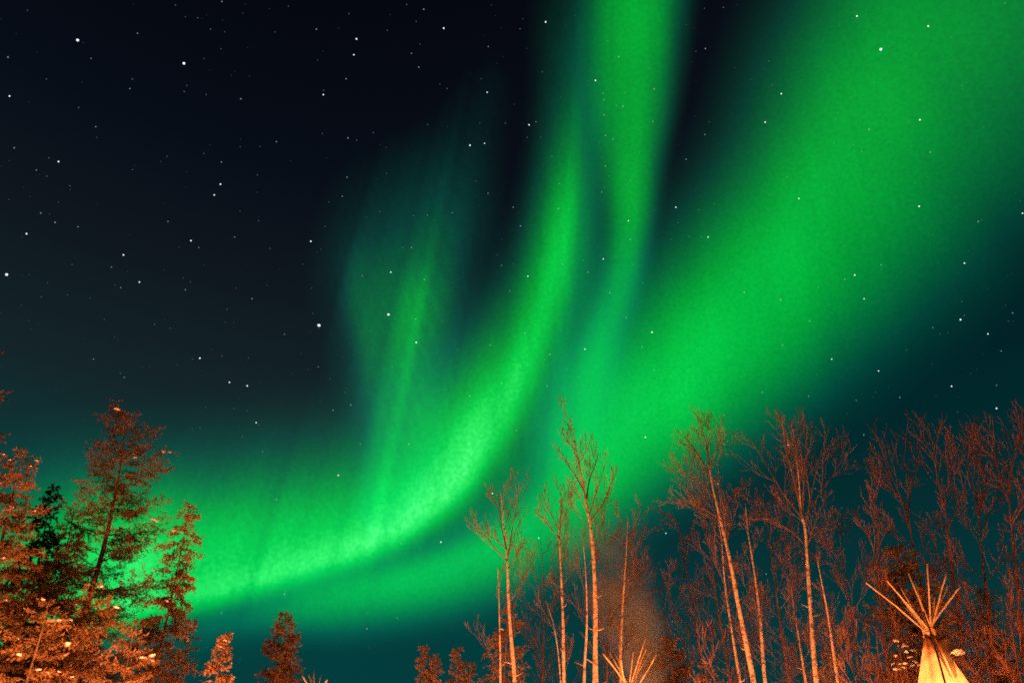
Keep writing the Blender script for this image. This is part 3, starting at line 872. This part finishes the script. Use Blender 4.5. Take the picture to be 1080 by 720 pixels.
conifer("spruce_tree", "dim ragged spruce just right of the narrow drooping spruce", GC, 110,
        [(190, 735), (196, 700), (201, 675), (206, 652)], 19.0, 0.75, 90, 'needle', r0=0.06, base_t=0.05, droop=0.5, dens=1.0, snow=6, snow_r=(.02, .05), pw=0.5, gap=.2, leaf=(.08, .018))
GY = "young spruces along the lower edge"
conifer("spruce_sapling", "bright frosted pointed young spruce right of the left conifers", GY, 111,
        [(224, 735), (231, 705), (235, 685), (239, 667)], 14.5, 0.95, 170, 'needle_rust', r0=0.05, base_t=0.05, droop=0.5, dens=1.7, snow=40, snow_r=(.015, .03), pw=1.0, gap=.04, leaf=(.06, .016))
conifer("spruce_sapling", "bushy blunt topped brown spruce standing alone at lower left of centre", GY, 112,
        [(291, 735), (296, 695), (299, 670), (302, 645)], 21.5, 1.20, 210, 'needle_rust', r0=0.08, base_t=0.05, droop=0.3, dens=1.4, pw=0.62, gap=.05, leaf=(.08, .018))
for seed, px, py, w, lab in [(113, 447, 681, .42, "left and pointed one of four small far spruces"), (114, 460, 691, .4, "second of four small far spruces, slightly shorter"),
                             (115, 483, 683, .42, "third of four small far spruces, reddish"), (116, 496, 698, .45, "shortest rightmost of four small far spruces")]:
    dx = (540 - px) * 0.03
    conifer("spruce_sapling", lab, GY, seed, [(px - dx, 735), (px - dx * .5, py + 28), (px - dx * .25, py + 12), (px, py)], 20.0, w * 1.45, 150, 'needle_rust', r0=0.05, base_t=0.05, droop=0.45, dens=1.7, pw=0.75, gap=.03, leaf=(.06, .015), jag=.35)
GM = "orange lit spruces behind birches and tipis"
conifer("spruce_tree", "orange drooping spruce behind the forked crown birch stem", GM, 117,
        [(530, 735), (533, 695), (535, 665), (537, 636)], 19.5, 0.95, 130, 'needle_rust', r0=0.08, base_t=0.05, droop=0.6, dens=1.1, pw=0.5, snow=6, snow_r=(.03, .06), gap=.1, leaf=(.08, .018))
conifer("spruce_tree", "dark tufted spruce top right of the middle tipi poles", GM, 118,
        [(716, 745), (710, 715), (706, 692), (703, 671)], 20.5, 0.6, 100, 'needle_rust', r0=0.06, base_t=0.05, droop=0.2, dens=1.7, pw=0.3, gap=.05, leaf=(.08, .02))
conifer("spruce_tree", "small orange spruce between middle tipi and twin stemmed birch", GM, 119,
        [(752, 750), (748, 725), (745, 712), (743, 699)], 19.0, 0.6, 80, 'needle_rust', r0=0.06, base_t=0.05, droop=0.3, dens=1.2, pw=0.5, leaf=(.08, .018))
conifer("spruce_tree", "bright rust orange spruce behind the right tipi poles", GM, 120,
        [(974, 735), (962, 670), (953, 620), (944, 574)], 20.0, 1.25, 150, 'needle_rust', r0=0.09, base_t=0.35, droop=0.05, dens=1.1, pw=0.5, gap=.10, leaf=(.09, .02))
conifer("spruce_tree", "low orange spruce behind the vase crowned birch stem", GM, 121,
        [(876, 745), (872, 715), (869, 700), (866, 684)], 19.5, 0.8, 90, 'needle_rust', r0=0.06, base_t=0.05, droop=0.3, dens=1.1, pw=0.45, leaf=(.08, .018))
conifer("spruce_tree", "dark brown spruce behind the right shrubs", GM, 122,
        [(1052, 745), (1044, 690), (1036, 650), (1030, 622)], 23.0, 1.1, 120, 'needle', r0=0.08, base_t=0.15, droop=0.2, dens=1.0, pw=0.5, gap=.15, leaf=(.09, .02))

# ---------------------------------------------------------------- snowy shrub and snow near the right tipi
def snowy_shrub(label, seed, px, py, Y, size, n, rs):
    rng = random.Random(seed)
    c = at(px, py, Y)
    base = Vector((c.x, c.y, 0))
    root = empty("snowy_shrub", base)
    tag(root, label, "shrub", "snow covered shrubs by the right tipi")
    wb = MB(base)
    for i in range(n):
        tip = c + Vector((rng.uniform(-1, 1), rng.uniform(-.7, .7), rng.uniform(-.9, .9))) * size
        b = base + Vector((rng.uniform(-.2, .2), rng.uniform(-.2, .2), 0))
        pts = resample([b, b.lerp(tip, 0.5) + Vector((0, 0, 0.3)), tip], 4)
        wb.tube(pts, [0.03 * (1 - 0.8 * k / (len(pts) - 1)) for k in range(len(pts))], 4)
        r = rng.uniform(*rs)
        lump(root, base, tip + Vector((0, 0, r * 0.2)), r, r * 0.85, rng)
    wb.build("branches", M['twig_red'], root)
snowy_shrub("snow clumped shrub tight left of the right tipi canvas", 131, 955, 692, 18.6, 0.36, 28, (.02, .065))
snowy_shrub("shrub holding a single big snow lump right of the tipi canvas", 132, 1011, 690, 18.6, 0.02, 1, (.14, .15))

# ---------------------------------------------------------------- tipis
def tipi(label, seed, cross_px, cross_h, tips, base_r=2.6, glow=0, dark_pole=None, pole_r=0.020):
    """tips: pixel tips of the poles that fan out of the top"""
    rng = random.Random(seed)
    d = ray(*cross_px)
    k = (cross_h - EYE.z) / d.z
    c = EYE + d * k                                  # where the poles cross
    base = Vector((c.x, c.y, 0))
    root = empty("tipi", base)
    tag(root, label, "tipi", "canvas tipis of the camp")
    H = cross_h - 0.05
    top_r = 0.09
    mb = MB(base)
    NS, NV = 72, 26
    for j in range(NV + 1):
        v = j / NV
        for i in range(NS):
            an = 2 * math.pi * i / NS
            r = base_r + (top_r - base_r) * v
            r *= 1 + 0.016 * math.cos(an * 14 + 0.5) - 0.012
            r += 0.035 * mnoise.noise(Vector((math.cos(an) * 2.2, math.sin(an) * 2.2, v * 5 + seed))) * (1 - 0.4 * v)
            mb.v.append(base + Vector((math.cos(an) * r, math.sin(an) * r, 0.03 + v * H)))
    for j in range(NV):
        for i in range(NS):
            i2 = (i + 1) % NS
            mb.f.append((j * NS + i, j * NS + i2, (j + 1) * NS + i2, (j + 1) * NS + i))
    cover = mb.build("cover", M['canvas'], root, smooth=True)
    so = cover.modifiers.new("thickness", 'SOLIDIFY')
    so.thickness = 0.012
    # smoke flaps: two canvas wings folded open at the top
    for sgn in (-1, 1):
        fb = MB(base)
        n = 8
        for i in range(n + 1):
            u = i / n
            z = cross_h - 1.0 + 0.85 * u
            rr = base_r + (top_r - base_r) * ((z - .03) / H) + 0.02
            for q in range(4):
                w = q / 3
                fb.v.append(Vector((base.x + sgn * (0.03 + w * (0.05 + 0.13 * u)), base.y - rr - 0.02 - 0.06 * w * u + 0.02 * math.sin(u * 7 + w * 3), z + 0.05 * w)))
        for i in range(n):
            for q in range(3):
                a = i * 4 + q
                fb.f.append((a, a + 1, a + 5, a + 4))
        fl = fb.build("smoke_flap", M['canvas'], root, smooth=True)
        s2 = fl.modifiers.new("thickness", 'SOLIDIFY'); s2.thickness = 0.01
    # wooden pins that close the cover below the flaps
    for k in range(7):
        z = cross_h - 1.15 - 0.2 * k
        rr = base_r + (top_r - base_r) * ((z - .03) / H) + 0.035
        pm = MB(base)
        pm.tube([Vector((base.x - .11, base.y - rr, z)), Vector((base.x, base.y - rr - .012, z + .006)), Vector((base.x + .11, base.y - rr, z))], [.008, .011, .007], 6)
        pm.build("lacing_pin", M['pole'], root)
    # lashing
    rb = MB(base)
    for tr in range(3):
        ring = [c + Vector((math.cos(a) * 0.12, math.sin(a) * 0.12, -0.02 + tr * 0.045 + 0.02 * math.sin(a * 2))) for a in [2 * math.pi * i / 16 for i in range(17)]]
        rb.tube(ring, [0.016] * 17, 5)
    rb.build("rope", M['pole'], root)
    for i, tp in enumerate(tips):
        px, py, dz = tp[0], tp[1], tp[2]
        r = tp[3] if len(tp) > 3 else pole_r * rng.uniform(.85, 1.2)
        tip = at(px, py, c.y + dz)
        off = Vector((rng.uniform(-.06, .06), rng.uniform(-.06, .06), rng.uniform(-.12, .04)))
        cc = c + off
        ax = (cc - tip)
        # run on below the lashing until the pole reaches the inside of the canvas or the ground
        ext = 0.0
        dn = ax.normalized()
        while ext < 9:
            q = cc + dn * (ext + 0.05)
            lim = base_r + (top_r - base_r) * min(1, max(0, (q.z - .03) / H)) - 0.06
            if q.z < 0.02 or (ext > 0.06 and math.hypot(q.x - base.x, q.y - base.y) > max(lim, 0.12)): break
            ext += 0.05
        lo = cc + dn * ext
        n = 9
        bend = rvec(rng) * 0.03
        pts = [lo.lerp(tip, k / n) + bend * math.sin(math.pi * k / n) + rvec(rng) * 0.006 for k in range(n + 1)]
        pb = MB(base)
        pb.tube(pts, [r * (1.2 - 0.45 * k / n) * rng.uniform(.92, 1.08) for k in range(n + 1)], 7)
        for _ in range(3):                       # knots
            u = rng.uniform(.55, .95); p = lo.lerp(tip, u) + bend * math.sin(math.pi * u)
            s = rvec(rng)
            pb.tube([p, p + s * r * 1.7], [r * .5, r * .25], 5)
        pb.build("pole", M['pole'], root, smooth=True)
    if dark_pole:
        pb = MB(base)
        pts = resample([at(px, py, c.y + dz) for px, py, dz in dark_pole], 4)
        pb.tube(pts, [0.023] * len(pts), 6)
        pb.build("flap_pole", M['pole_dark'], root, smooth=True)
    if glow:
        lamp((base.x + 0.7, base.y - 0.5, 1.3), glow, (1.0, 0.46, 0.16), 0.3)
    return root, c

t1, c1 = tipi("glowing cream canvas tipi with a wide fan of bare poles, lower right", 1, (980, 667), 4.75,
     [(913, 614, -.5), (935, 612, -.3), (938, 614, .2), (950, 619, .4), (958, 604, -.1), (965, 612, .3), (978, 594, -.4), (986, 627, .3), (998, 604, -.1), (1001, 615, .3), (1013, 618, -.1), (955, 640, .6, .018)],
     base_r=1.95, glow=24000, dark_pole=[(974, 645, -.35), (982, 668, -.6), (990, 695, -1.0), (998, 724, -1.45), (1004, 745, -1.8)])
t2, c2 = tipi("tipi with only its orange pole tips showing in front of the smoke, centre", 2, (664, 727), 3.7,
     [(636, 689, -.4), (643, 688, .3), (650, 690, .9), (655, 695, -.7), (668, 687, -.2), (674, 690, .8), (682, 669, -.1), (683, 681, .5), (687, 685, .9), (692, 690, -.2)],
     base_r=1.9, pole_r=0.018, glow=2500)
t3, c3 = tipi("tipi of which just a tiny fan of pole tips shows, left of centre", 3, (332, 737), 3.5,
     [(319, 712, -.3), (325, 710, .4), (331, 708, 0), (338, 711, .6), (345, 716, -.2), (327, 714, .9)], base_r=1.9, pole_r=0.019, glow=2000)

# ---------------------------------------------------------------- smoke from the middle tipi
def smoke():
    mb = MB(Vector((c2.x, c2.y, 0)))
    n = 14
    pts, rad = [], []
    for i in range(n + 1):
        u = i / n
        pts.append(Vector((c2.x + 0.9 * (1 - u) - 0.9 * u, c2.y + 1.6 + 0.5 * u, 3.6 + 6.4 * u)))
        rad.append(0.7 + 1.4 * u)
    mb.tube(pts, rad, 20)
    m = bpy.data.materials.new("smoke")
    m.use_nodes = True
    t = m.node_tree
    t.nodes.clear()
    o = t.nodes.new("ShaderNodeOutputMaterial")
    pv = t.nodes.new("ShaderNodeVolumePrincipled")
    pv.inputs["Color"].default_value = (0.8, 0.76, 0.72, 1)
    pv.inputs["Anisotropy"].default_value = 0.2
    tc = t.nodes.new("ShaderNodeTexCoord")
    nz = t.nodes.new("ShaderNodeTexNoise")
    nz.inputs["Scale"].default_value = 0.9
    nz.inputs["Detail"].default_value = 4
    nz.inputs["Distortion"].default_value = 0.6
    mr = t.nodes.new("ShaderNodeMapRange")
    mr.inputs[1].default_value = 0.38; mr.inputs[2].default_value = 0.72
    mr.inputs[3].default_value = 0.0; mr.inputs[4].default_value = 3.4
    sp = t.nodes.new("ShaderNodeSeparateXYZ")
    fall = t.nodes.new("ShaderNodeMapRange")
    fall.inputs[1].default_value = 3.4; fall.inputs[2].default_value = 8.6
    fall.interpolation_type = 'SMOOTHSTEP'; fall.inputs[3].default_value = 1.0; fall.inputs[4].default_value = 0.0
    mu = t.nodes.new("ShaderNodeMath"); mu.operation = 'MULTIPLY'
    t.links.new(tc.outputs["Object"], nz.inputs["Vector"])
    t.links.new(tc.outputs["Object"], sp.inputs[0])
    t.links.new(sp.outputs["Z"], fall.inputs[0])
    t.links.new(nz.outputs["Fac"], mr.inputs[0])
    t.links.new(mr.outputs[0], mu.inputs[0])
    t.links.new(fall.outputs[0], mu.inputs[1])
    # thins out towards the rim of the plume
    def math_(op, a, b=None):
        nd = t.nodes.new("ShaderNodeMath"); nd.operation = op
        for k, v in enumerate((a, b)):
            if v is None: continue
            if isinstance(v, (int, float)): nd.inputs[k].default_value = v
            else: t.links.new(v, nd.inputs[k])
        return nd.outputs[0]
    u = math_('DIVIDE', math_('SUBTRACT', sp.outputs["Z"], 3.6), 6.4)
    dx = math_('SUBTRACT', sp.outputs["X"], math_('SUBTRACT', 0.9, math_('MULTIPLY', u, 1.8)))
    dy = math_('SUBTRACT', sp.outputs["Y"], math_('ADD', 1.6, math_('MULTIPLY', u, 0.5)))
    rr = math_('SQRT', math_('ADD', math_('MULTIPLY', dx, dx), math_('MULTIPLY', dy, dy)))
    q = math_('DIVIDE', rr, math_('ADD', 0.7, math_('MULTIPLY', u, 1.4)))
    rim = t.nodes.new("ShaderNodeMapRange"); rim.interpolation_type = 'SMOOTHSTEP'
    rim.inputs[1].default_value = 0.15; rim.inputs[2].default_value = 0.95
    rim.inputs[3].default_value = 1.0; rim.inputs[4].default_value = 0.0
    t.links.new(q, rim.inputs[0])
    t.links.new(math_('MULTIPLY', mu.outputs[0], rim.outputs[0]), pv.inputs["Density"])
    t.links.new(pv.outputs[0], o.inputs["Volume"])
    ob = mb.build("smoke", m)
    tag(ob, "orange lit smoke drifting up behind the middle tipi poles", "smoke", kind="stuff")
smoke()
